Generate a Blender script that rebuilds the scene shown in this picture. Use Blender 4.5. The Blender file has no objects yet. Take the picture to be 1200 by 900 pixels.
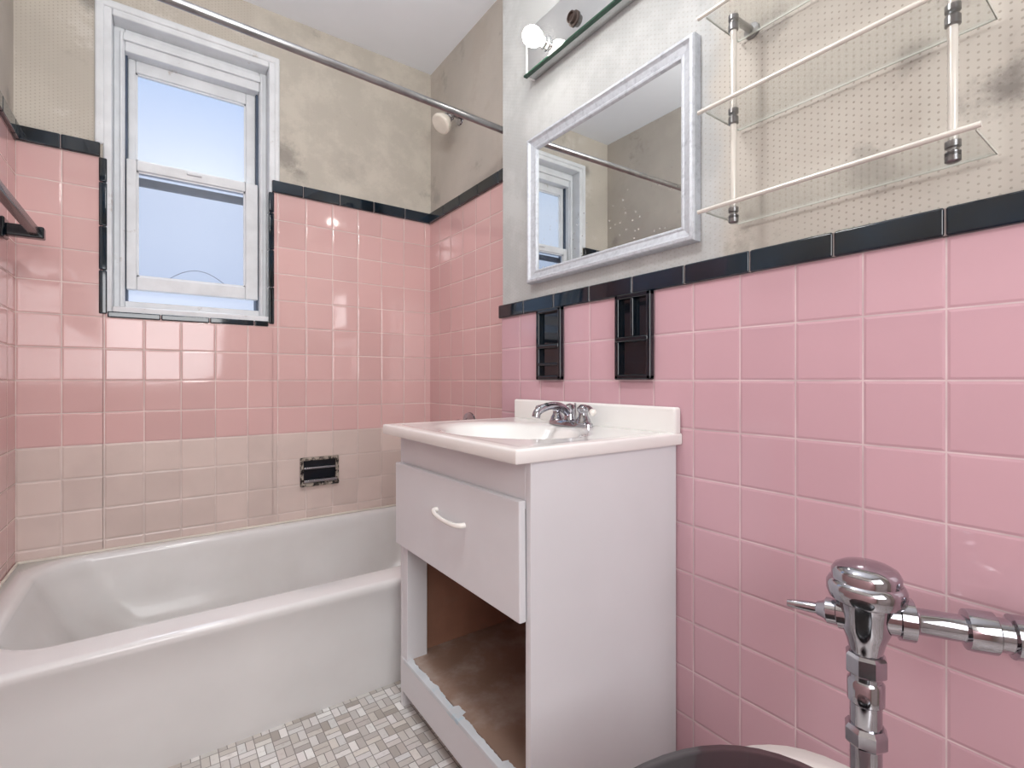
import bpy, bmesh, math, random
from mathutils import Vector, Matrix
random.seed(4)
H=0.91
S=bpy.context.scene
try:
    S.view_settings.view_transform='Standard'
except Exception: pass

# ---------------------------------------------------------------- materials
def srgb(r,g,b):
    def c(v):
        v/=255.0
        return v/12.92 if v<=0.04045 else ((v+0.055)/1.055)**2.4
    return (c(r),c(g),c(b),1)
class NT:
    def __init__(s,name):
        s.m=bpy.data.materials.new(name); s.m.use_nodes=True
        s.t=s.m.node_tree; s.n=s.t.nodes; s.l=s.t.links
        s.b=s.n['Principled BSDF']
    def new(s,k,**kw):
        n=s.n.new(k)
        for a,v in kw.items(): setattr(n,a,v)
        return n
    def put(s,sock,v):
        if isinstance(v,bpy.types.NodeSocket): s.l.new(v,sock)
        else: sock.default_value=v
    def math(s,op,a,b=None,c=None,clamp=False):
        n=s.new('ShaderNodeMath',operation=op); n.use_clamp=clamp
        s.put(n.inputs[0],a)
        if b is not None: s.put(n.inputs[1],b)
        if c is not None: s.put(n.inputs[2],c)
        return n.outputs[0]
    def mix(s,f,a,b):
        n=s.new('ShaderNodeMix',data_type='RGBA')
        s.put(n.inputs[0],f); s.put(n.inputs[6],a); s.put(n.inputs[7],b)
        return n.outputs[2]
    def sstep(s,v,a,b,o0=0.0,o1=1.0):
        n=s.new('ShaderNodeMapRange',interpolation_type='SMOOTHSTEP')
        s.put(n.inputs[0],v); n.inputs[1].default_value=a; n.inputs[2].default_value=b
        n.inputs[3].default_value=o0; n.inputs[4].default_value=o1
        return n.outputs[0]
    def pos(s):
        g=s.new('ShaderNodeNewGeometry'); x=s.new('ShaderNodeSeparateXYZ')
        s.l.new(g.outputs['Position'],x.inputs[0])
        return g.outputs['Position'],x.outputs[0],x.outputs[1],x.outputs[2]
    def noise(s,vec,scale,detail=3,rough=.5):
        n=s.new('ShaderNodeTexNoise'); s.put(n.inputs['Vector'],vec)
        n.inputs['Scale'].default_value=scale; n.inputs['Detail'].default_value=detail
        n.inputs['Roughness'].default_value=rough
        return n.outputs[0]
    def bump(s,h,strength=1,dist=.01):
        n=s.new('ShaderNodeBump'); n.inputs['Strength'].default_value=strength
        n.inputs['Distance'].default_value=dist; s.put(n.inputs['Height'],h)
        s.l.new(n.outputs[0],s.b.inputs['Normal'])
def simple(name,col,rough=.5,metal=0,var=.06,scale=12,bump=0,coat=0,emis=None,es=0,dirt=None,dirtf=(.55,.7)):
    t=NT(name); P,_,_,_=t.pos()
    n=t.noise(P,scale,4)
    dark=tuple(max(0,c*(1-var*2)) for c in col[:3])+(1,)
    c=t.mix(t.sstep(n,.3,.7),dark,col)
    if dirt:
        n2=t.noise(P,scale*.6+3,6,.65)
        c=t.mix(t.sstep(n2,dirtf[0],dirtf[1]),c,dirt)
    t.put(t.b.inputs['Base Color'],c)
    t.b.inputs['Roughness'].default_value=rough; t.b.inputs['Metallic'].default_value=metal
    t.b.inputs['Coat Weight'].default_value=coat
    if emis: 
        t.b.inputs['Emission Color'].default_value=emis; t.b.inputs['Emission Strength'].default_value=es
    if bump: t.bump(t.noise(P,scale*6,3),bump,.002)
    return t.m
def tile(name,axis,ou,oz,col,grout,pitch=.11,gw=.0010,low=None,rough=.07,var=.05):
    t=NT(name); P,x,y,z=t.pos()
    u=x if axis=='x' else y
    a=t.math('DIVIDE',t.math('SUBTRACT',u,ou),pitch); b=t.math('DIVIDE',t.math('SUBTRACT',z,oz),pitch)
    fa=t.math('SUBTRACT',a,t.math('FLOOR',a)); fb=t.math('SUBTRACT',b,t.math('FLOOR',b))
    da=t.math('MINIMUM',fa,t.math('SUBTRACT',1.0,fa)); db=t.math('MINIMUM',fb,t.math('SUBTRACT',1.0,fb))
    d=t.math('MULTIPLY',t.math('MINIMUM',da,db),pitch)
    mask=t.sstep(d,gw*.7,gw+.0008)
    edge=t.sstep(d,gw,gw+.005)
    cv=t.new('ShaderNodeCombineXYZ'); t.put(cv.inputs[0],t.math('FLOOR',a)); t.put(cv.inputs[1],t.math('FLOOR',b))
    w=t.new('ShaderNodeTexWhiteNoise',noise_dimensions='3D'); t.l.new(cv.outputs[0],w.inputs['Vector'])
    ws=t.new('ShaderNodeSeparateColor'); t.l.new(w.outputs['Color'],ws.inputs[0])
    dark=tuple(c*(1-var*2) for c in col[:3])+(1,)
    c=t.mix(ws.outputs[0],dark,col)
    n=t.noise(P,7,4)
    if low:
        lv,lc=low
        lc2=tuple(k*.87 for k in lc[:3])+(1,)
        cl=t.mix(t.sstep(t.math('ADD',t.math('MULTIPLY',n,.6),t.math('MULTIPLY',ws.outputs[1],.4)),.3,.7),lc2,lc)
        isl=t.math('LESS_THAN',z,lv)
        c=t.mix(isl,c,cl)
    gd=tuple(k*.75 for k in grout[:3])+(1,)
    g=t.mix(t.sstep(n,.4,.65),gd,grout)
    t.put(t.b.inputs['Base Color'],t.mix(mask,g,c))
    t.put(t.b.inputs['Roughness'],t.sstep(mask,0,1,.7,rough))
    if low:
        t.put(t.b.inputs['Roughness'],t.math('ADD',t.sstep(mask,0,1,.7,rough),t.math('MULTIPLY',isl,.15)))
    tl=t.math('ADD',t.math('MULTIPLY',t.math('SUBTRACT',ws.outputs[0],.5),fa),t.math('MULTIPLY',t.math('SUBTRACT',ws.outputs[2],.5),fb))
    wob=t.math('MULTIPLY',t.noise(P,14,1),.2)
    h=t.math('ADD',t.math('ADD',edge,t.math('MULTIPLY',tl,.45)),wob)
    t.bump(h,1,.0011)
    return t.m
def paper(name,axis,col,blot,dotc,dots=1.0,dp=.010,mold=None,split=None):
    t=NT(name); P,x,y,z=t.pos(); u=x if axis=='x' else y
    a=t.math('DIVIDE',u,dp); b=t.math('DIVIDE',z,dp)
    b2=t.math('ADD',b,t.math('MULTIPLY',t.math('MODULO',t.math('ABSOLUTE',t.math('FLOOR',a)),2.0),.5))
    fa=t.math('SUBTRACT',t.math('FRACT',a),.5); fb=t.math('SUBTRACT',t.math('FRACT',b2),.5)
    r=t.math('SQRT',t.math('ADD',t.math('MULTIPLY',fa,fa),t.math('MULTIPLY',fb,fb)))
    dm=t.sstep(r,.12,.19,1,0)
    big=t.noise(P,2.2,5,.6); med=t.noise(P,6,5,.65)
    c=t.mix(t.sstep(big,.38,.62),col,tuple(k*.88 for k in col[:3])+(1,))
    c=t.mix(t.math('MULTIPLY',t.sstep(med,.56,.68),.7),c,blot)
    dmask=t.math('MULTIPLY',dm,t.math('MULTIPLY',t.sstep(big,.70,.5,0,1),dots))
    if split:
        sv,sc,sd=split
        f=t.sstep(t.math('ADD',u,t.math('MULTIPLY',t.math('SUBTRACT',med,.5),.1)),sv-.03,sv+.03)
        sc2=tuple(k*.86 for k in sc[:3])+(1,)
        c=t.mix(f,c,t.mix(t.sstep(t.noise(P,5,6,.7),.42,.62),sc2,sc))
        dmask=t.math('MULTIPLY',dmask,t.math('SUBTRACT',1.0,t.math('MULTIPLY',f,1-sd)))
    c=t.mix(dmask,c,dotc)
    grime=t.noise(P,4.3,6,.7)
    c=t.mix(t.math('MULTIPLY',t.sstep(grime,.60,.74),.45),c,srgb(115,108,100))
    if mold:
        for (mu,mz,mr,ms) in mold:
            du=t.math('SUBTRACT',u,mu); dz=t.math('SUBTRACT',z,mz)
            rr_=t.math('SQRT',t.math('ADD',t.math('MULTIPLY',du,du),t.math('MULTIPLY',dz,dz)))
            rr_=t.math('ADD',rr_,t.math('MULTIPLY',t.math('SUBTRACT',t.noise(P,16,6,.7),.5),mr*2.2))
            c=t.mix(t.math('MULTIPLY',t.sstep(rr_,mr,mr*.1,0,1),ms),c,srgb(84,80,78))
    t.put(t.b.inputs['Base Color'],c); t.b.inputs['Roughness'].default_value=.75
    t.bump(t.math('ADD',t.math('MULTIPLY',med,.6),t.math('MULTIPLY',dm,.12*dots)),.5,.003)
    return t.m

M={}
M['pinkR']=tile('tile_pink_main','y',.665-.66,H,srgb(203,164,173),srgb(220,198,200),var=.03,gw=.0009)
M['pinkB']=tile('tile_pink_back','x',-.38,H,srgb(222,183,180),srgb(234,220,213),low=(H-.22,srgb(222,204,196)),var=.045)
M['pinkS']=tile('tile_pink_side','y',2.21,H,srgb(220,180,179),srgb(234,220,213),low=(H-.22,srgb(222,204,196)),var=.045)
M['pinkL']=tile('tile_pink_left','y',2.21,H,srgb(222,182,180),srgb(232,216,208),var=.035)
M['paperB']=paper('wallpaper_back','x',srgb(200,192,180),srgb(211,205,196),srgb(168,157,143),.8,.011,mold=[(.42,H+.93,.08,.5),(.47,H+.86,.05,.35),(-.20,H+1.3,.05,.5),(.70,H+.95,.10,.15)],split=(.30,srgb(199,192,180),.1))
M['paperS']=paper('wallpaper_side','y',srgb(190,183,174),srgb(178,169,159),srgb(168,154,136),.2,mold=[(2.15,H+.88,.05,.3)])
M['paperR']=paper('wallpaper_main','y',srgb(196,190,180),srgb(187,181,172),srgb(152,144,133),.8,.0115,mold=[(.20,H+.60,.06,.75),(.16,H+.42,.05,.65),(.33,H+.36,.06,.4),(.50,H+.70,.05,.35),(.62,H+.86,.04,.3),(.27,H+.52,.04,.35)],split=(.60,srgb(188,190,189),.45))
M['ceil']=simple('ceiling_paint',srgb(240,244,250),.8,var=.015,scale=3,bump=.1)
M['black']=simple('black_ceramic',srgb(8,20,30),.06,var=.2,coat=.3)
M['navy']=simple('navy_black_tile',srgb(12,34,50),.06,var=.38,scale=7,coat=.3)
M['trimgrout']=simple('trim_grout',srgb(150,140,138),.8)
def tubmat():
    t=NT('tub_enamel_grey_inside'); P,x,y,z=t.pos()
    base=t.mix(t.sstep(t.noise(P,4,4),.3,.7),srgb(222,222,221),srgb(229,229,228))
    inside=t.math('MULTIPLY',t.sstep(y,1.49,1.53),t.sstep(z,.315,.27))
    d=t.math('MULTIPLY',inside,t.sstep(t.noise(P,5,4,.5),.25,.7,.2,.5))  # inside below the rim mixed towards grey, amount varied by noise
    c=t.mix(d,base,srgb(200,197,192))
    t.put(t.b.inputs['Base Color'],c)
    t.put(t.b.inputs['Roughness'],t.math('ADD',t.math('MULTIPLY',inside,.12),.14))
    t.b.inputs['Coat Weight'].default_value=.2
    return t.m
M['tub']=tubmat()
M['whitepaint']=simple('white_paint',srgb(226,225,224),.42,var=.03,scale=5,bump=.12)
M['cabpaint']=simple('cabinet_paint',srgb(219,220,223),.45,var=.02,scale=4,bump=.14)
M['counter']=simple('cultured_marble',srgb(238,237,234),.14,var=.01,scale=5,coat=.4)
M['chrome']=simple('chrome',srgb(180,180,186),.08,1,var=.06,scale=30)
M['steel']=simple('dull_steel',srgb(160,160,161),.28,1,var=.12,scale=20)
M['rail']=simple('white_metal_rail',srgb(222,218,210),.25,.25,var=.05,scale=20)
M['wood']=simple('worn_plywood',srgb(160,118,97),.6,var=.12,scale=9,dirt=srgb(142,112,96),bump=.2)
M['woodshelf']=simple('dirty_shelf_wood',srgb(156,130,114),.5,var=.08,scale=8,dirt=srgb(182,168,158),dirtf=(.42,.75),bump=.2)
M['peel']=simple('peeling_paint',srgb(214,220,224),.6,var=.05,scale=15,dirt=srgb(172,206,218),bump=.4)
M['dark']=simple('dark_recess',srgb(58,44,38),.7,var=.1)
M['winframe']=simple('window_frame_paint',srgb(228,231,234),.45,var=.05,scale=14,dirt=srgb(170,160,150),dirtf=(.62,.73),bump=.2)
M['track']=simple('window_track',srgb(70,84,104),.5,var=.1)
def specks():
    t=NT('mirror_glass_spotted'); P,x,y,z=t.pos()
    v=t.new('ShaderNodeTexVoronoi'); v.inputs['Scale'].default_value=55; t.put(v.inputs['Vector'],P)
    dz=t.sstep(z,H+.66,H+.36)
    c=t.math('MULTIPLY',t.sstep(v.outputs['Distance'],.15,.09),t.sstep(t.noise(P,5,2),.42,.55))
    c=t.math('MULTIPLY',t.math('MULTIPLY',c,dz),.6)
    t.put(t.b.inputs['Base Color'],t.mix(c,srgb(236,239,238),srgb(215,213,208)))
    t.put(t.b.inputs['Metallic'],t.math('SUBTRACT',1.0,t.math('MULTIPLY',c,.7)))
    t.put(t.b.inputs['Roughness'],t.math('ADD',t.math('MULTIPLY',c,.5),.012))
    return t.m
M['mirror']=specks()
M['mframe']=simple('silver_white_frame',srgb(200,205,212),.33,.2,var=.06,scale=90,dirt=srgb(172,177,185),dirtf=(.5,.7),bump=.5)
M['cream']=simple('cream_plastic',srgb(232,226,214),.35)
M['seat']=simple('black_plastic_seat',srgb(14,14,16),.25,var=.1,coat=.3)
M['porcelain']=simple('porcelain',srgb(234,231,225),.12,coat=.4,var=.01)
M['bulb']=simple('lit_bulb',srgb(255,250,240),.3,emis=(1,.95,.88,1),es=34)
M['plate']=simple('fixture_plate',srgb(196,198,198),.05,.9,var=.03)
M['edgeglass']=simple('green_glass_edge',srgb(40,72,58),.1,.1)
M['door']=simple('door_paint',srgb(225,222,216),.45)
def glass(name,tint,rough=.02,mixf=.12,fr=.35):
    t=NT(name); n=t.n; n.remove(t.b)
    tr=t.new('ShaderNodeBsdfTransparent'); tr.inputs[0].default_value=tint
    gl=t.new('ShaderNodeBsdfGlossy'); gl.inputs['Roughness'].default_value=rough
    lw=t.new('ShaderNodeLayerWeight'); lw.inputs[0].default_value=.25
    mx=t.new('ShaderNodeMixShader')
    t.l.new(t.math('ADD',t.math('MULTIPLY',lw.outputs['Fresnel'],fr),mixf*.3),mx.inputs[0])
    t.l.new(tr.outputs[0],mx.inputs[1]); t.l.new(gl.outputs[0],mx.inputs[2])
    t.l.new(mx.outputs[0],n['Material Output'].inputs[0]); return t.m
M['pane']=glass('window_glass',(.97,.98,1,1),.35,.15,.15)
M['pane2']=glass('window_glass_screened',(.84,.87,.92,1),.45,.15,.15)
M['shelfglass']=glass('shelf_glass',(.97,.975,.97,1),mixf=.05)
M['glassedge']=simple('glass_edge',srgb(205,208,200),.15)

# ---------------------------------------------------------------- mesh helpers
def group(name,loc=(0,0,0)):
    e=bpy.data.objects.new(name,None); e.location=loc; e.empty_display_size=.05
    S.collection.objects.link(e); return e
def finish(name,bm,mat,parent=None,smooth=False,bevel=0,seg=2,sub=0):
    bmesh.ops.recalc_face_normals(bm,faces=bm.faces)
    me=bpy.data.meshes.new(name); bm.to_mesh(me); bm.free()
    o=bpy.data.objects.new(name,me); S.collection.objects.link(o)
    vs=[v.co for v in me.vertices]
    c=Vector([(min(v[i] for v in vs)+max(v[i] for v in vs))/2 for i in range(3)])
    me.transform(Matrix.Translation(-c)); o.location=c
    for m in (mat if isinstance(mat,(list,tuple)) else [mat]): me.materials.append(m)
    if parent:
        o.parent=parent
        o.matrix_parent_inverse=Matrix.Translation(parent.location).inverted()
    if bevel:
        b=o.modifiers.new('b','BEVEL'); b.width=bevel; b.segments=seg; b.limit_method='ANGLE'; b.angle_limit=math.radians(40)
    if smooth or bevel:
        for p in me.polygons: p.use_smooth=True
        if bevel and not smooth:
            w=o.modifiers.new('w','WEIGHTED_NORMAL'); w.keep_sharp=False
    return o
def abox(bm,x0,x1,y0,y1,z0,z1):
    vs=[bm.verts.new((x,y,z)) for z in (z0,z1) for y in (y0,y1) for x in (x0,x1)]
    for f in ((0,1,3,2),(4,6,7,5),(0,4,5,1),(2,3,7,6),(0,2,6,4),(1,5,7,3)): bm.faces.new([vs[i] for i in f])
def box(name,x0,x1,y0,y1,z0,z1,mat,parent=None,bevel=0,seg=2):
    bm=bmesh.new(); abox(bm,x0,x1,y0,y1,z0,z1); return finish(name,bm,mat,parent,bevel=bevel,seg=seg)
def boxes(name,L,mat,parent=None,bevel=0,seg=2):
    bm=bmesh.new()
    for b in L: abox(bm,*b)
    return finish(name,bm,mat,parent,bevel=bevel,seg=seg)
def frame_of(d):
    d=Vector(d).normalized(); a=Vector((0,0,1)) if abs(d.z)<.9 else Vector((1,0,0))
    u=d.cross(a).normalized(); return d,u,d.cross(u).normalized()
def lathe(name,base,d,prof,mat,parent=None,seg=32,smooth=True,scale=(1,1)):
    d,u,v=frame_of(d); base=Vector(base); bm=bmesh.new(); rings=[]
    for r,h in prof:
        rings.append([bm.verts.new(base+d*h+(u*math.cos(2*math.pi*i/seg)*scale[0]+v*math.sin(2*math.pi*i/seg)*scale[1])*max(r,1e-4)) for i in range(seg)])
    for a,b in zip(rings,rings[1:]):
        for i in range(seg): bm.faces.new((a[i],a[(i+1)%seg],b[(i+1)%seg],b[i]))
    bm.faces.new(rings[0]); bm.faces.new(rings[-1])
    o=finish(name,bm,mat,parent,smooth=smooth)
    if smooth:
        m=o.modifiers.new('e','EDGE_SPLIT'); m.split_angle=math.radians(38)
    return o
def cyl(name,p,q,r,mat,parent=None,seg=24,r2=None):
    p=Vector(p);q=Vector(q); L=(q-p).length
    return lathe(name,p,q-p,[(r,0),(r if r2 is None else r2,L)],mat,parent,seg)
def tube(name,pts,rad,mat,parent=None,seg=20,n=10,smoothpath=True):
    pts=[Vector(p) for p in pts]; rr=rad if isinstance(rad,(list,tuple)) else [rad]*len(pts)
    P=[];R=[]
    if smoothpath and len(pts)>2:
        for i in range(len(pts)-1):
            p0=pts[max(i-1,0)];p1=pts[i];p2=pts[i+1];p3=pts[min(i+2,len(pts)-1)]
            for k in range(n):
                t=k/n
                P.append(.5*((2*p1)+(p2-p0)*t+(2*p0-5*p1+4*p2-p3)*t*t+(-p0+3*p1-3*p2+p3)*t**3)); R.append(rr[i]*(1-t)+rr[i+1]*t)
        P.append(pts[-1]);R.append(rr[-1])
    else: P=pts;R=list(rr)
    bm=bmesh.new(); rings=[]; _,u,_=frame_of(P[1]-P[0])
    for i,p in enumerate(P):
        d=(P[min(i+1,len(P)-1)]-P[max(i-1,0)]).normalized()
        u=(u-d*u.dot(d)).normalized(); v=d.cross(u)
        rings.append([bm.verts.new(p+(u*math.cos(2*math.pi*k/seg)+v*math.sin(2*math.pi*k/seg))*R[i]) for k in range(seg)])
    for a,b in zip(rings,rings[1:]):
        for k in range(seg): bm.faces.new((a[k],a[(k+1)%seg],b[(k+1)%seg],b[k]))
    bm.faces.new(rings[0]); bm.faces.new(rings[-1])
    return finish(name,bm,mat,parent,smooth=True)

XR=.98; XS=1.086; YB=2.21; XL=-.38; CZ=H+1.513; YF=-1.0; YE=1.435
# ---------------------------------------------------------------- room shell
bm=bmesh.new(); col=bm.loops.layers.color.new('Col')
def flat(x0,x1,y0,y1,z,c):
    f=bm.faces.new([bm.verts.new(p) for p in ((x0,y0,z),(x1,y0,z),(x1,y1,z),(x0,y1,z))])
    for l in f.loops: l[col]=c
flat(XL,XS,YF,1.44,-.0012,(.58,.56,.54,1))
bs=.038; g=.0010
pal=[(.88,.87,.85),(.82,.80,.78),(.93,.92,.91),(.76,.73,.70),(.88,.86,.83),(.95,.95,.94),(.85,.83,.81)]
ix=0; x=XL
while x<XS:
    y=YF; iy=0
    while y<1.43:
        for k in range(2):
            c=random.choice(pal); s=random.uniform(.92,1.04); c=(min(1,c[0]*s),min(1,c[1]*s),min(1,c[2]*s),1)
            if (ix+iy)%2: flat(x+g,min(x+bs-g,XS),y+k*bs/2+g,y+(k+1)*bs/2-g,0,c)
            else: flat(x+k*bs/2+g,min(x+(k+1)*bs/2-g,XS+.01),y+g,y+bs-g,0,c)
        y+=bs; iy+=1
    x+=bs; ix+=1
t=NT('mosaic_floor'); P,_,_,_=t.pos()
a=t.new('ShaderNodeVertexColor'); a.layer_name='Col'
nn=t.noise(P,55,4,.6)
c=t.mix(t.math('MULTIPLY',t.sstep(nn,.54,.74),.35),a.outputs[0],srgb(174,166,158))
t.put(t.b.inputs['Base Color'],c); t.b.inputs['Roughness'].default_value=.35
fl=finish('floor',bm,t.m)
box('floor_slab',XL-.2,XS+.2,YF-.2,YB+.2,-.12,-.002,M['dark'],fl)
box('ceiling',XL-.2,XS+.2,YF-.2,YB+.2,CZ,CZ+.1,M['ceil'])

OX0,OX1,OZ0,OZ1=-.165,.382,H+.235,H+1.305
wb=boxes('wall_back',[(XL-.2,OX0,YB,YB+.2,0,CZ),(OX1,XS+.2,YB,YB+.2,0,CZ),(OX0,OX1,YB,YB+.2,0,OZ0),(OX0,OX1,YB,YB+.2,OZ1,CZ)],M['paperB'])
TB=H+.77; TT=H+.818
TY=YB-.008
boxes('tile_panel_back',[(XL,OX0+.001,TY,YB+.01,.25,TB),(OX1-.012,XS,TY,YB+.01,.25,TB),(OX0,OX1-.011,TY,YB+.01,.25,OZ0+.002)],M['pinkB'],wb)
ws=box('wall_shower',XS,XS+.2,YE-.02,YB,0,CZ,M['paperS'])
box('tile_panel_shower',XS-.008,XS+.01,YE-.01,TY,.25,TB,M['pinkS'],ws)
wr=box('wall_right',XR+.006,XS+.2,YF,YE,0,CZ,M['paperR'])
RT=H+.22; RTT=H+.265
box('tile_panel_right',XR,XR+.02,YF,YE-.003,0,RT,M['pinkR'],wr)
wl=box('wall_left',XL-.2,XL-.006,YF,YB,0,CZ,M['paperS'])
boxes('tile_panel_left',[(XL-.02,XL,1.38,TY,.0,TB),(XL-.02,XL,YF,1.38,0,RT)],M['pinkL'],wl)
wf=box('wall_front',XL-.2,XS+.2,YF-.2,YF,0,CZ,M['paperB'])
d=group('door_1',(.25,YF,1.0))
box('slab',-.13,.63,YF,YF+.035,0.005,2.03,M['door'],d,.003)
boxes('panels',[(-.03,.22,YF+.035,YF+.045,.2,.95),(.28,.53,YF+.035,YF+.045,.2,.95),(-.03,.22,YF+.035,YF+.045,1.1,1.9),(.28,.53,YF+.035,YF+.045,1.1,1.9)],M['door'],d,.006)
boxes('casing',[(-.2,-.13,YF,YF+.05,0,2.1),(.63,.7,YF,YF+.05,0,2.1),(-.13,.63,YF,YF+.05,2.03,2.1)],M['door'],d,.004)
lathe('knob',(.57,YF+.035,1.0),(0,1,0),[(.025,0),(.012,.008),(.012,.03),(.028,.045),(.024,.065),(0,.07)],M['steel'],d)

def trimrun(name,L,parent): boxes(name,L,M['navy'],parent,.004,3)
def seq(a,b,st,off=0):
    out=[]; p=a; first=True
    while p<b-1e-4:
        q=min(b,p+(off if first and off else st)); out.append((p+.0009,q-.0009)); p=q; first=False
    return out
L=[(XR-.009,XR+.02,max(YF,.225+.153*k+.0009),min(1.443,.225+.153*(k+1)-.0009),RT,RTT) for k in range(-8,8)]
trimrun('trim_right',L,wr)
box('trim_right_grout',XR-.006,XR+.015,YF,1.437,RT+.001,RTT-.002,M['trimgrout'],wr)
trimrun('trim_shower',[(XS-.02,XS+.01,a,b,TB,TT) for a,b in seq(YE,TY-.01,.152)],ws)
box('trim_shower_grout',XS-.017,XS+.01,YE,TY,TB+.001,TT-.002,M['trimgrout'],ws)
L=[(a,b,TY-.012,YB+.01,TB,TT) for a,b in seq(XL,OX0-.005,.108)]+[(a,b,TY-.012,YB+.01,TB,TT) for a,b in seq(OX1-.015,XS-.01,.152,.12)]
bx0,bx1=OX0-.004,OX1-.012
L+=[(bx0-.006,bx0+.016,TY-.006,YB+.03,a,b) for a,b in seq(OZ0-.005,TB,.152)]
L+=[(bx1-.014,bx1+.006,TY-.006,YB+.03,a,b) for a,b in seq(OZ0-.005,TB,.152)]
L+=[(a,b,TY-.006,YB+.03,OZ0-.015,OZ0+.006) for a,b in seq(bx0+.016,bx1-.014,.152)]
trimrun('trim_back',L,wb)
boxes('trim_back_grout',[(XL,OX0-.006,TY-.009,YB+.008,TB+.001,TT-.002),(OX1-.014,XS,TY-.009,YB+.008,TB+.001,TT-.002)],M['trimgrout'],wb)
trimrun('trim_left',[(XL-.01,XL+.012,a,b,TB,TT) for a,b in seq(1.38,TY-.012,.152)]+[(XL-.01,XL+.012,a,b,RT,RTT) for a,b in seq(YF+.05,1.38,.152)],wl)
# ---------------------------------------------------------------- window
W=group('window_1',(.11,YB+.08,H+.75))
ix0,ix1=-.108,.332
boxes('jamb_reveal',[(OX0,-.14,YB-.004,YB+.17,OZ0,OZ1),(.358,OX1,YB-.004,YB+.17,OZ0,OZ1),(-.14,.358,YB-.004,YB+.17,H+1.28,OZ1),(-.14,.358,YB-.004,YB+.17,OZ0,H+.262)],M['winframe'],W,.006,3)
boxes('plaster_casing',[(OX0-.022,OX0+.004,YB-.010,YB+.01,TT,OZ1+.004),(OX1-.004,OX1+.016,YB-.010,YB+.01,TT,OZ1+.004),(OX0-.022,OX1+.016,YB-.010,YB+.01,OZ1-.004,OZ1+.022)],M['winframe'],W,.007,3)
yf=YB+.06
boxes('outer_frame',[(-.14,ix0,yf,yf+.1,H+.262,H+1.28),(ix1,.358,yf,yf+.1,H+.262,H+1.28),(ix0,ix1,yf,yf+.1,H+1.20,H+1.28),(ix0,ix1,yf,yf+.1,H+.262,H+.290)],M['winframe'],W,.004)
boxes('stops',[(-.122,-.112,yf-.012,yf,H+.262,H+1.262),(.334,.344,yf-.012,yf,H+.262,H+1.262),(-.112,.334,yf-.012,yf,H+1.235,H+1.262)],M['winframe'],W,.003)
boxes('tracks',[(ix0,ix0+.007,yf+.03,yf+.09,H+.29,H+1.20),(ix1-.009,ix1,yf+.03,yf+.09,H+.29,H+1.20)],M['track'],W)
y0=YB+.07
def sash(nm,x0,x1,z0,z1,gx0,gx1,gz0,gz1,ya,yb,gm):
    boxes(nm,[(x0,gx0,ya,yb,z0,z1),(gx1,x1,ya,yb,z0,z1),(gx0,gx1,ya,yb,gz1,z1),(gx0,gx1,ya,yb,z0,gz0)],M['winframe'],W,.004)
    boxes(nm+'_bead',[(gx0,gx0+.006,ya+.008,yb-.008,gz0,gz1),(gx1-.006,gx1,ya+.008,yb-.008,gz0,gz1),(gx0,gx1,ya+.008,yb-.008,gz1-.006,gz1),(gx0,gx1,ya+.008,yb-.008,gz0,gz0+.006)],M['winframe'],W)
    ym=(ya+yb)/2
    boxes(nm+'_glass',[(gx0,gx1,ym-.002,ym+.002,gz0,gz1)],gm,W)
sash('lower_sash',ix0+.004,ix1-.004,H+.335,H+.815,-.074,.282,H+.385,H+.777,y0,y0+.03,M['pane2'])
sash('upper_sash',ix0+.007,ix1-.009,H+.78,H+1.20,-.078,.288,H+.825,H+1.155,y0+.034,y0+.062,M['pane'])
box('storm_glass',ix0,ix1,y0+.08,y0+.083,H+.29,H+.40,M['pane'],W)
boxes('dark_pane_band',[(ix0,ix1,y0+.072,y0+.086,H+.745,H+.775)],M['track'],W)  # dark strip behind the top of the lower sash glass
box('sash_lock',.08,.13,y0-.008,y0+.01,H+.797,H+.808,M['winframe'],W,.003)
tube('outside_arc',[(-.02+.28*k/12,YB+.155,H+.36+.085*math.sin(math.pi*k/12)) for k in range(13)],.0012,M['track'],W,seg=6,n=2)  # thin arc standing in for a rounded ledge outside

# ---------------------------------------------------------------- bathtub
def rr(cx,cy,hx,hy,r,z,n=10):
    out=[]
    for (sx,sy,a0) in ((1,1,0),(-1,1,90),(-1,-1,180),(1,-1,270)):
        for k in range(n+1):
            a=math.radians(a0+90*k/n)
            out.append((cx+sx*(hx-r)+r*math.cos(a),cy+sy*(hy-r)+r*math.sin(a),z))
    return out
TZ=.322; Y0=1.385
tx0,tx1=XL+.001,XS-.009; ty0,ty1=Y0,TY-.001
ocx,ocy,ohx,ohy=(tx0+tx1)/2,(ty0+ty1)/2,(tx1-tx0)/2,(ty1-ty0)/2
ix_0,ix_1,iy_0,iy_1=XL+.072,XS-.06,Y0+.105,TY-.045
icx,icy,ihx,ihy=(ix_0+ix_1)/2,(iy_0+iy_1)/2,(ix_1-ix_0)/2,(iy_1-iy_0)/2
rings=[]
bm=bmesh.new()
def add(pts): rings.append([bm.verts.new(p) for p in pts])
add(rr(ocx,ocy+.012,ohx,ohy-.012,.004,0.0))
add(rr(ocx,ocy+.010,ohx,ohy-.010,.004,.03))
add(rr(ocx,ocy+.006,ohx,ohy-.006,.004,.20))
add(rr(ocx,ocy+.003,ohx,ohy-.003,.004,TZ-.034))
add(rr(ocx,ocy+.000,ohx,ohy-.000,.004,TZ-.024))
for k in range(7):
    a=math.radians(90*k/6); s=.014*(1-math.cos(a))
    pts=rr(ocx,ocy,ohx,ohy,.006,TZ-.014+.013*math.sin(a)*1.0)
    pts=[(p[0],max(p[1],ty0+s) if p[1]<ocy else p[1],p[2]) for p in pts]
    add(pts)
pts=rr(ocx,ocy,ohx,ohy,.006,TZ); pts=[(p[0],max(p[1],ty0+.03) if p[1]<ocy else p[1],p[2]) for p in pts]; add(pts)
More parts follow.
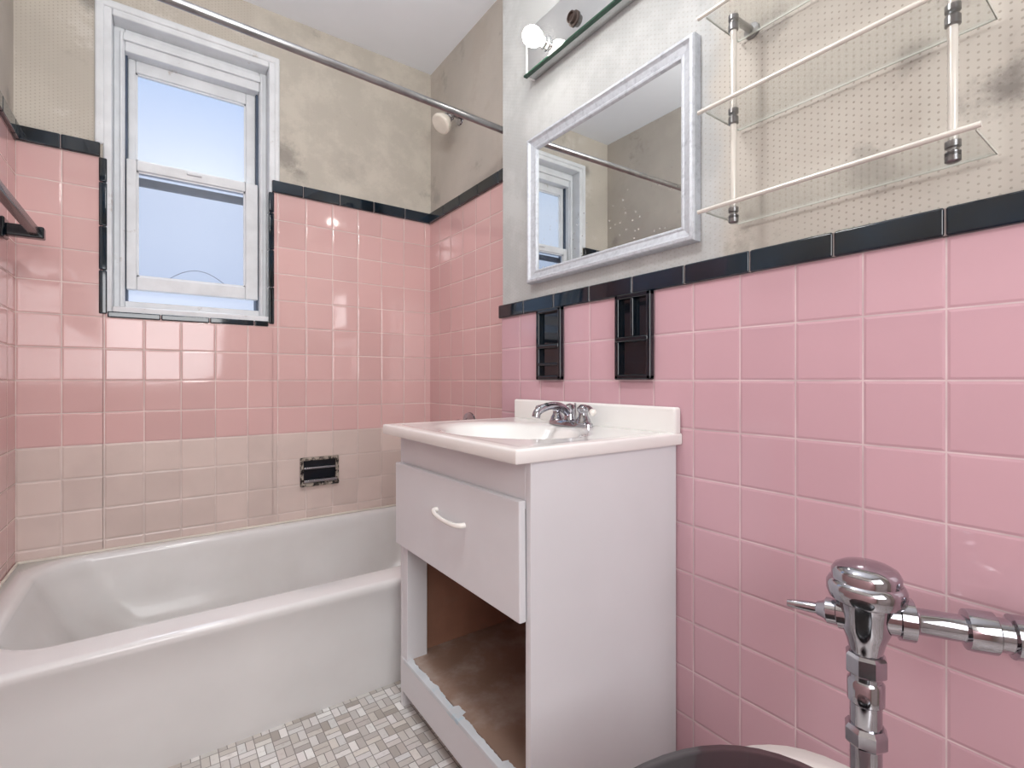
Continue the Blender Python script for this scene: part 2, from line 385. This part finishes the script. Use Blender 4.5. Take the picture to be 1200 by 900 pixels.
add(rr(icx,icy,ihx+.028,ihy+.022,.15,TZ+.001))
for k in range(7):
    a=math.radians(90*k/6)
    s=.022*math.sin(a)
    add(rr(icx,icy,ihx+.022-s,ihy+.018-s*.82,.145-s*.3,TZ-.022*(1-math.cos(a))))
for f,z in ((.25,.24),(.5,.17),(.72,.11),(.88,.075),(1,.058)):
    sh=.012+.075*f**2; add(rr(icx+.03*f,icy,ihx-sh-.04*f,ihy-sh*.8,.145,z))
add(rr(icx+.03,icy,ihx-.2,ihy-.13,.10,.05)); 
add(rr(icx+.03,icy,ihx-.4,ihy-.22,.04,.048))
for a,b in zip(rings,rings[1:]):
    n=len(a)
    for i in range(n): bm.faces.new((a[i],a[(i+1)%n],b[(i+1)%n],b[i]))
bm.faces.new(rings[-1])
T=group('bathtub',(ocx,ocy,0))
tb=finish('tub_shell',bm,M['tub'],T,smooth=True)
lathe('drain',(XS-.25,icy,.049),(0,0,1),[(.03,0),(.03,.003),(.022,.005),(.004,.004)],M['chrome'],T)
lathe('overflow',(XS-.097,icy,.22),(-1,0,.25),[(.035,0),(.034,.006),(.02,.010),(0,.011)],M['chrome'],T)
boxes('caulk',[(tx0,tx1,TY-.008,TY-.0005,TZ-.004,TZ+.007),(tx0-.0,tx0+.008,Y0+.02,TY-.001,TZ-.004,TZ+.007)],M['cream'],T,.003)
SV=group('tub_faucet',(XS,1.82,.6))
lathe('valve_flange',(XS-.008,1.82,.72),(-1,0,0),[(.055,0),(.053,.006),(.03,.012),(.018,.03),(.018,.05),(.026,.055),(.022,.08),(0,.085)],M['chrome'],SV)
tube('spout',[(XS-.008,1.82,.50),(XS-.07,1.82,.50),(XS-.12,1.82,.485),(XS-.13,1.82,.462)],[.024,.023,.021,.018],M['chrome'],SV)

# soap dish
SD=group('soap_dish',(.553,YB,H-.385))
sx0,sx1,sz0,sz1=.474,.634,H-.449,H-.326
M['smear']=simple('smeared_black_ceramic',srgb(34,33,32),.22,var=.2,scale=50,dirt=srgb(170,160,148),dirtf=(.42,.53),coat=.3)
boxes('rim',[(sx0,sx0+.014,TY-.014,TY-.0005,sz0,sz1),(sx1-.014,sx1,TY-.014,TY-.0005,sz0,sz1),(sx0,sx1,TY-.014,TY-.0005,sz1-.014,sz1),(sx0,sx1,TY-.018,TY-.0005,sz0,sz0+.016)],M['smear'],SD,.005,3)
box('recess',sx0+.012,sx1-.012,TY-.004,TY-.001,sz0+.012,sz1-.012,M['black'],SD)
boxes('grab_bar',[(sx0+.014,sx1-.014,TY-.020,TY-.010,H-.376,H-.366),(sx0+.012,sx1-.012,TY-.026,TY-.002,sz0+.018,sz0+.030)],M['chrome'],SD,.004,3)

R=group('shower_curtain_rod',(.35,1.45,H+.9))
ra=Vector((XL+.001,1.447,H+.932)); rb=Vector((XS-.001,1.447,H+.893))
cyl('rod',ra,rb,.0115,M['steel'],R)
lathe('flange_a',ra,(1,0,0),[(.03,0),(.028,.008),(.016,.014),(.016,.03)],M['steel'],R)
lathe('flange_b',rb,(-1,0,0),[(.03,0),(.028,.008),(.016,.014),(.016,.03)],M['steel'],R)
SH=group('shower_head',(XS-.06,1.91,H+1.15))
lathe('escutcheon',(XS,1.915,H+1.172),(-1,0,0),[(.034,0),(.032,.006),(.014,.014)],M['chrome'],SH)
tube('arm',[(XS,1.915,H+1.172),(XS-.035,1.91,H+1.174),(XS-.060,1.905,H+1.158)],.011,M['steel'],SH)
lathe('neck',(XS-.054,1.906,H+1.162),(-.68,-.1,-.72),[(.013,0),(.021,.005),(.021,.020),(.015,.024),(.015,.030)],M['chrome'],SH)
lathe('head',(XS-.072,1.903,H+1.142),(-.68,-.1,-.72),[(.014,0),(.022,.006),(.036,.026),(.043,.040),(.044,.052),(.040,.056),(.034,.057),(.004,.053)],M['cream'],SH)

TW=group('towel_bar',(-.32,1.8,H+.45))
for i,yy in enumerate((2.03,1.43)):
    box('bracket_%d'%i,XL+.0005,XL+.012,yy-.028,yy+.028,H+.416,H+.476,M['black'],TW,.005,3)
    box('post_%d'%i,XL+.010,XL+.094,yy-.016,yy+.016,H+.425,H+.461,M['black'],TW,.005,3)
box('bar',XL+.060,XL+.084,1.43,2.03,H+.433,H+.457,M['seat'],TW,.004)

# ---------------------------------------------------------------- vanity
V=group('bathroom_vanity',(.76,1.0,0))
cx0=.548; cy0=.708; cy1=1.305; VT=.762
box('side_right',cx0,XR-.003,cy0,cy0+.016,0,VT,M['cabpaint'],V,.0015)
box('side_left',cx0,XR-.003,cy1-.016,cy1,0,VT,M['cabpaint'],V,.0015)
box('inner_left',cx0+.062,XR-.02,cy1-.0185,cy1-.0155,.14,VT-.01,M['wood'],V)
box('inner_right',cx0+.03,XR-.02,cy0+.0155,cy0+.0185,.14,VT-.01,M['wood'],V)
box('back_panel',XR-.02,XR-.012,cy0+.016,cy1-.016,.14,VT-.005,M['wood'],V)
box('top_rail',cx0,cx0+.018,cy0+.016,cy1-.016,.672,VT-.001,M['cabpaint'],V,.0015)
box('left_stile',cx0,cx0+.06,cy1-.045,cy1-.0165,.14,.672,M['cabpaint'],V,.002)
box('shelf_board',cx0+.014,XR-.02,cy0+.016,cy1-.016,.124,.142,M['woodshelf'],V)
box('kick_board',cx0-.002,cx0+.016,cy0+.016,cy1-.002,.045,.139,M['cabpaint'],V,.003)
bm=bmesh.new(); N=110; prev=None; w=.018
for i in range(N+1):
    yy=cy0+.018+(cy1-.03-cy0-.018)*i/N
    w+=random.uniform(-.0022,.0022); w=min(.024,max(.011,w))
    if random.random()<.05: w=random.choice((.010,.026))
    a=bm.verts.new((cx0-.003,yy,.1405)); b=bm.verts.new((cx0+w,yy,.1432)); c=bm.verts.new((cx0-.0035,yy,.130+.003*random.random()))
    if prev:
        bm.faces.new((prev[0],a,b,prev[1])); bm.faces.new((prev[2],c,a,prev[0]))
    prev=(a,b,c)
finish('peeling_edge',bm,M['peel'],V)
box('toe_kick',cx0+.06,cx0+.075,cy0+.016,cy1-.016,0,.124,M['wood'],V)
dr=box('drawer_front',cx0-.017,cx0-.001,cy0+.012,cy1-.004,.462,.686,M['cabpaint'],V,.003)
dr.rotation_euler=(math.radians(-.6),0,0)
box('drawer_box',cx0+.02,cx0+.30,cy0+.05,cy1-.06,.50,.655,M['wood'],V)
hx=cx0-.017
tube('handle',[(hx+.002,1.048,.605),(hx-.010,1.045,.605),(hx-.017,1.025,.602),(hx-.019,.985,.598),(hx-.017,.94,.597),(hx-.010,.922,.598),(hx+.002,.919,.598)],[.006,.006,.0052,.005,.0052,.006,.006],M['porcelain'],V,seg=14)
bm=bmesh.new(); NX,NY=70,90
X0,X1,Ya,Yb=.508,XR-.001,.698,1.322; CT=.7885
bxc,byc,brx,bry=.715,1.01,.150,.205
def topz(x,y):
    r=math.sqrt(((x-bxc)/brx)**2+((y-byc)/bry)**2)
    z=CT
    e=min(x-X0,y-Ya,Yb-y)
    z+= .0015*max(0,1-abs(e-.016)/.014)
    if r<1.2:
        if r>1: z-=.007*((1.2-r)/.2)**2
        else: z-=.007+.100*(1-r**2.2)**1.0
    return z
grid=[[bm.verts.new((X0+(X1-X0)*i/NX,Ya+(Yb-Ya)*j/NY,topz(X0+(X1-X0)*i/NX,Ya+(Yb-Ya)*j/NY))) for j in range(NY+1)] for i in range(NX+1)]
for i in range(NX):
    for j in range(NY): bm.faces.new((grid[i][j],grid[i+1][j],grid[i+1][j+1],grid[i][j+1]))
loop=[grid[i][0] for i in range(NX+1)]+[grid[NX][j] for j in range(1,NY+1)]+[grid[i][NY] for i in range(NX-1,-1,-1)]+[grid[0][j] for j in range(NY-1,0,-1)]
def outset(v,o,z):
    x,y=v.co.x,v.co.y
    if abs(x-X0)<1e-6: x-=o
    if abs(y-Ya)<1e-6: y-=o
    if abs(y-Yb)<1e-6: y+=o
    return bm.verts.new((x,y,z))
prev=loop
for o,z in ((.0015,CT-.0006),(.003,CT-.002),(.004,CT-.0045),(.004,CT-.012),(.004,CT-.023),(.002,CT-.0262),(-.02,CT-.0264)):
    cur=[outset(v,o,z) for v in loop]; n=len(loop)
    for i in range(n): bm.faces.new((prev[i],prev[(i+1)%n],cur[(i+1)%n],cur[i]))
    prev=cur
ctp=finish('countertop',bm,M['counter'],V,smooth=True)
m=ctp.modifiers.new('e','EDGE_SPLIT'); m.split_angle=math.radians(50)
box('backsplash',XR-.026,XR-.001,Ya-.003,Yb+.003,CT-.004,H-.061,M['counter'],V,.007,3)
lathe('sink_drain',(bxc,byc,CT-.1065),(0,0,1),[(.022,0),(.022,.002),(.014,.003),(0,.002)],M['chrome'],V)
F=group('sink_faucet',(.905,1.0,CT)); fx,fy=.905,.995
lathe('base',(fx,fy,CT+.0005),(0,0,1),[(.03,0),(.03,.008),(.026,.014),(.01,.017)],M['chrome'],F,scale=(2.75,1.0) )
for sgn,nm in ((1,'left'),(-1,'right')):
    yy=fy+sgn*.052
    lathe('valve_'+nm,(fx,yy,CT+.01),(0,0,1),[(.021,0),(.018,.010),(.013,.018),(.012,.026),(.016,.032),(.016,.040),(.008,.048),(0,.049)],M['chrome'],F)
    tube('lever_'+nm,[(fx,yy,CT+.046),(fx-.006,yy+sgn*.022,CT+.053),(fx-.016,yy+sgn*.042,CT+.049),(fx-.022,yy+sgn*.056,CT+.042)],[.006,.0048,.006,.008],M['chrome'],F,seg=14)
    lathe('knob_tip_'+nm,(fx-.020,yy+sgn*.050,CT+.044),(-.3,sgn*1,-.3),[(.006,0),(.009,.004),(.009,.012),(.005,.016),(0,.017)],M['porcelain'] if sgn<0 else M['chrome'],F,seg=16)
lathe('spout_body',(fx,fy,CT+.01),(0,0,1),[(.019,0),(.016,.012),(.013,.03),(.015,.036),(.011,.046),(0,.05)],M['chrome'],F)
tube('spout',[(fx,fy,CT+.030),(fx-.035,fy,CT+.052),(fx-.075,fy,CT+.054),(fx-.11,fy,CT+.042),(fx-.118,fy,CT+.026)],[.012,.0105,.010,.0105,.011],M['chrome'],F)
cyl('lift_rod',(fx+.02,fy,CT+.01),(fx+.02,fy,CT+.06),.0025,M['chrome'],F)

# ---------------------------------------------------------------- wall holders
def holder(ya,yb,sub):
    G=group('toothbrush_holder',(XR,(ya+yb)/2,H+.11))
    z0,z1=H+.002,H+.222
    w=.014
    boxes('frame',[(XR-.018,XR-.0005,ya,ya+w,z0,z1),(XR-.018,XR-.0005,yb-w,yb,z0,z1),(XR-.018,XR-.0005,ya,yb,z1-w,z1),(XR-.018,XR-.0005,ya,yb,z0,z0+w)],M['black'],G,.004,3)
    box('recess_back',XR-.004,XR-.001,ya+w*.8,yb-w*.8,z0+w*.8,z1-w*.8,M['black'],G)
    boxes('shelf',[(XR-.022,XR-.003,ya+.006,yb-.006,H+.098,H+.112),(XR-.019,XR-.003,ya+.01,yb-.01,H+.045,H+.055)] if sub else [(XR-.022,XR-.003,ya+.006,yb-.006,H+.098,H+.112),(XR-.019,XR-.003,(ya+yb)/2-.005,(ya+yb)/2+.005,H+.11,H+.21)],M['black'],G,.004,3)
holder(.772,.888,False); holder(1.102,1.218,True)

# ---------------------------------------------------------------- mirror
MI=group('wall_mirror',(XR,.963,H+.545))
my0,my1,mz0,mz1=.650,1.262,H+.312,H+.775
def mframe(name,prof,mat):
    bm=bmesh.new(); R=[]
    for ins,h in prof:
        x=XR+.0055-h
        R.append([bm.verts.new(p) for p in ((x,my0+ins,mz0+ins),(x,my1-ins,mz0+ins),(x,my1-ins,mz1-ins),(x,my0+ins,mz1-ins))])
    for a,b in zip(R,R[1:]):
        for i in range(4): bm.faces.new((a[i],a[(i+1)%4],b[(i+1)%4],b[i]))
    return finish(name,bm,mat,MI)
mframe('frame',[(0,0),(0,.022),(.003,.027),(.010,.028),(.013,.024),(.016,.021),(.030,.017),(.034,.019),(.038,.018),(.041,.012),(.041,.004)],M['mframe'])
box('glass',XR-.006,XR+.004,my0+.036,my1-.036,mz0+.036,mz1-.036,M['mirror'],MI)

# ---------------------------------------------------------------- vanity light
VL=group('vanity_light_bar',(XR,.96,H+1.06))
box('backplate',XR-.030,XR+.0055,.665,1.246,H+.970,H+1.115,M['plate'],VL,.003)
boxes('lower_glass_rail',[(XR-.042,XR-.028,.66,1.250,H+.965,H+.971)],M['edgeglass'],VL,.001)
boxes('end_caps',[(XR-.032,XR+.004,1.246,1.252,H+.968,H+1.117),(XR-.032,XR+.004,.659,.665,H+.968,H+1.117)],M['whitepaint'],VL,.002)
for k,yy in enumerate((1.150,1.025,.89,.755)):
    lathe('socket_%d'%k,(XR-.030,yy,H+1.022),(-1,0,0),[(.021,0),(.021,.004),(.016,.006),(.016,.016),(.013,.017),(.012,.010),(0,.008)],M['dark'] if k else M['plate'],VL)
lathe('bulb',(XR-.044,1.150,H+1.022),(-1,0,0),[(.010,0),(.013,.008),(.023,.020),(.027,.034),(.028,.042),(.025,.054),(.016,.065),(.007,.0695),(0,.070)],M['bulb'],VL)

# ---------------------------------------------------------------- shelf rack
K=group('glass_wall_shelf',(.92,.36,H+.52))
ky0,ky1=.168,.565
for k,z in enumerate((H+.327,H+.5215,H+.706)):
    box('glass_%d'%k,.862,XR-.002,ky0,ky1-.008,z-.002,z+.001,M['shelfglass'],K)
    boxes('glass_rim_%d'%k,[(XR-.0035,XR-.0015,ky0,ky1-.008,z-.002,z+.001),(.862,XR-.002,ky0-.0005,ky0+.001,z-.002,z+.001),(.862,XR-.002,ky1-.0090,ky1-.0078,z-.002,z+.001)],M['glassedge'],K)
    cyl('rail_%d'%k,(.857,ky0-.006,z+.003),(.857,ky1+.006,z+.003),.0040,M['rail'],K,12)
for nm,yy in (('a',.5345),('b',.204)):
    cyl('post_'+nm,(.92,yy,H+.325),(.92,yy,H+.722),.0062,M['rail'],K,16)
    for z in (H+.327,H+.5215,H+.706):
        lathe('collar_%s_%d'%(nm,int(z*1000)),(.92,yy,z-.016),(0,0,1),[(.0062,0),(.0095,.002),(.0095,.014),(.0062,.017),(.0062,.02),(.0095,.022),(.0095,.03),(.0062,.032)],M['steel'],K,16)
    cyl('wall_stub_'+nm,(.92,yy,H+.716),(XR+.005,yy-.003,H+.716),.007,M['steel'],K,16)
    lathe('wall_rose_'+nm,(XR+.0055,yy-.003,H+.716),(-1,0,0),[(.016,0),(.015,.005),(.008,.008)],M['steel'],K,20)
    lathe('foot_'+nm,(.92,yy,H+.326),(0,0,-1),[(.0095,0),(.0095,.006),(.006,.010),(0,.011)],M['chrome'],K,16)

# ---------------------------------------------------------------- toilet
TO=group('toilet',(.45,.245,0))
def sup(cx,cy,ax,ay,z,e=2.4,n=48):
    out=[]
    for i in range(n):
        a=2*math.pi*i/n; c,s=math.cos(a),math.sin(a)
        out.append((cx+ax*math.copysign(abs(c)**(2/e),c),cy+ay*math.copysign(abs(s)**(2/e),s),z))
    return out
def loft(name,rs,mat,parent,cap0=True,cap1=True):
    bm=bmesh.new(); R=[[bm.verts.new(p) for p in r] for r in rs]
    for a,b in zip(R,R[1:]):
        n=len(a)
        for i in range(n): bm.faces.new((a[i],a[(i+1)%n],b[(i+1)%n],b[i]))
    if cap0: bm.faces.new(R[0])
    if cap1: bm.faces.new(R[-1])
    return finish(name,bm,mat,parent,smooth=True)
cyT=.235
loft('bowl',[sup(.50,cyT,.24,.12,0,3),sup(.50,cyT,.235,.115,.05,3),sup(.50,cyT,.21,.10,.14,2.6),sup(.47,cyT,.24,.13,.22),sup(.445,cyT,.28,.160,.30),sup(.44,cyT,.305,.168,.360),sup(.44,cyT,.314,.174,.384,2.8),sup(.44,cyT,.306,.167,.396,2.8),sup(.44,cyT,.27,.14,.3975)],M['porcelain'],TO)
loft('seat',[sup(.412,cyT,.262,.182,.3978,2.5),sup(.412,cyT,.268,.188,.402,2.5),sup(.412,cyT,.268,.188,.408,2.5),sup(.412,cyT,.262,.182,.411,2.5)],M['seat'],TO)
loft('lid',[sup(.412,cyT,.262,.182,.4115,2.5),sup(.412,cyT,.267,.187,.415,2.5),sup(.412,cyT,.264,.184,.420,2.5),sup(.412,cyT,.245,.165,.425,2.5),sup(.412,cyT,.2,.11,.427,2.5)],M['seat'],TO)
FV=group('flush_valve',(.8,.27,.6)); vx,vy=.80,.27
zc=H-.324
C=M['chrome']
lathe('cap',(vx,vy,H-.292),(0,0,1),[(.030,-.02),(.044,-.012),(.047,-.004),(.047,.006),(.044,.012),(.041,.014),(.041,.024),(.037,.031),(.028,.036),(.014,.040),(0,.041)],C,FV,40)
lathe('body',(vx,vy,zc-.055),(0,0,1),[(.019,0),(.021,.008),(.024,.02),(.030,.035),(.031,.055),(.034,.068),(.036,.074),(.030,.08)],C,FV,36)
lathe('body_nut',(vx,vy,zc-.083),(0,0,1),[(.024,0),(.025,.002),(.025,.024),(.022,.028)],C,FV,8,False)
tube('tail_pipe',[(vx,vy,zc-.08),(vx,vy,.42),(vx,vy,.36),(vx-.005,vy,.325),(vx-.03,vy-.008,.30),(vx-.075,vy-.02,.295)],.0190,C,FV)
lathe('breaker_ring',(vx,vy,zc-.125),(0,0,1),[(.0190,0),(.022,.003),(.022,.03),(.0190,.034)],C,FV)
lathe('spud_nut',(vx,vy,.405),(0,0,1),[(.024,0),(.026,.003),(.026,.02),(.022,.026)],C,FV,8,False)
lathe('spud_flange',(vx-.055,vy-.015,.297),(1,.25,0),[(.033,-.02),(.033,.0),(.024,.012)],C,FV)
dv=Vector((.080,-.14,0)).normalized(); s0=Vector((vx,vy,zc))
lathe('supply_pipe',s0,dv,[(.024,.0),(.024,.035),(.028,.036),(.028,.052),(.018,.056),(.017,.058),(.017,.105),(.025,.107),(.026,.112),(.026,.135),(.021,.138),(.021,.15),(.027,.152),(.027,.175),(.022,.18)],C,FV)
e1=s0+dv*.178
tube('stop_body',[e1,e1+dv*.035,e1+Vector((.05,-.04,0)),Vector((XR-.001,e1.y-.045,zc))],[.022,.024,.022,.018],C,FV)
lathe('stop_cap',e1+dv*.02+Vector((0,0,.015)),(0,0,1),[(.019,0),(.019,.012),(.022,.014),(.022,.024),(.015,.031),(0,.033)],C,FV)
lathe('wall_escutcheon',(XR-.0005,e1.y-.045,zc),(-1,0,0),[(.038,0),(.036,.006),(.024,.012)],C,FV)
hd=Vector((-.022,.10,-.010)).normalized(); h0=s0+Vector((0,0,-.006))
lathe('handle',h0,hd,[(.022,.0),(.022,.032),(.018,.034),(.018,.046),(.013,.05),(.010,.058),(.008,.06),(.0075,.075),(.0055,.095),(.005,.098),(0,.099)],C,FV,20)

# ---------------------------------------------------------------- world & lights
w=bpy.data.worlds.new('World'); S.world=w; w.use_nodes=True
n=w.node_tree.nodes; l=w.node_tree.links; bg=n['Background']
tc=n.new('ShaderNodeTexCoord'); sp=n.new('ShaderNodeSeparateXYZ'); l.new(tc.outputs['Generated'],sp.inputs[0])
cr=n.new('ShaderNodeValToRGB'); l.new(sp.outputs[2],cr.inputs[0])
cr.color_ramp.elements[0].position=.1; cr.color_ramp.elements[0].color=srgb(198,209,231)
cr.color_ramp.elements[1].position=.46; cr.color_ramp.elements[1].color=srgb(182,203,237)
e=cr.color_ramp.elements.new(.32); e.color=srgb(214,223,241)
l.new(cr.outputs[0],bg.inputs[0]); bg.inputs[1].default_value=1.15
def area(name,loc,target,size,power,col=(1,1,1)):
    L=bpy.data.lights.new(name,'AREA'); L.size=size; L.energy=power; L.color=col
    o=bpy.data.objects.new(name,L); S.collection.objects.link(o); o.location=loc
    o.rotation_euler=(Vector(target)-Vector(loc)).to_track_quat('-Z','Y').to_euler(); return o
def point(name,loc,r,power,col):
    L=bpy.data.lights.new(name,'POINT'); L.shadow_soft_size=r; L.energy=power; L.color=col
    o=bpy.data.objects.new(name,L); S.collection.objects.link(o); o.location=loc
point('ceiling_fill_light',(.20,.78,CZ-.42),.10,21.5,(1,.99,.98))  # unseen point light, added to brighten the ceiling and back of the room
area('rear_fill_light',(.0,-.85,1.35),(.4,1.5,1.1),.9,21,(.97,.98,1))  # unseen fill added behind the camera to brighten the room
area('window_daylight',(.11,YB+1.0,H+2.3),(.25,1.2,H-.3),.8,60,(.84,.91,1))

cam=bpy.data.cameras.new('cam'); co=bpy.data.objects.new('camera',cam); S.collection.objects.link(co)
co.location=(0,0,H); co.rotation_euler=(math.radians(90),0,-math.atan(411/575))
cam.sensor_width=36; cam.lens=36*575/1200; cam.shift_y=-4/1200; cam.clip_start=.02
S.camera=co
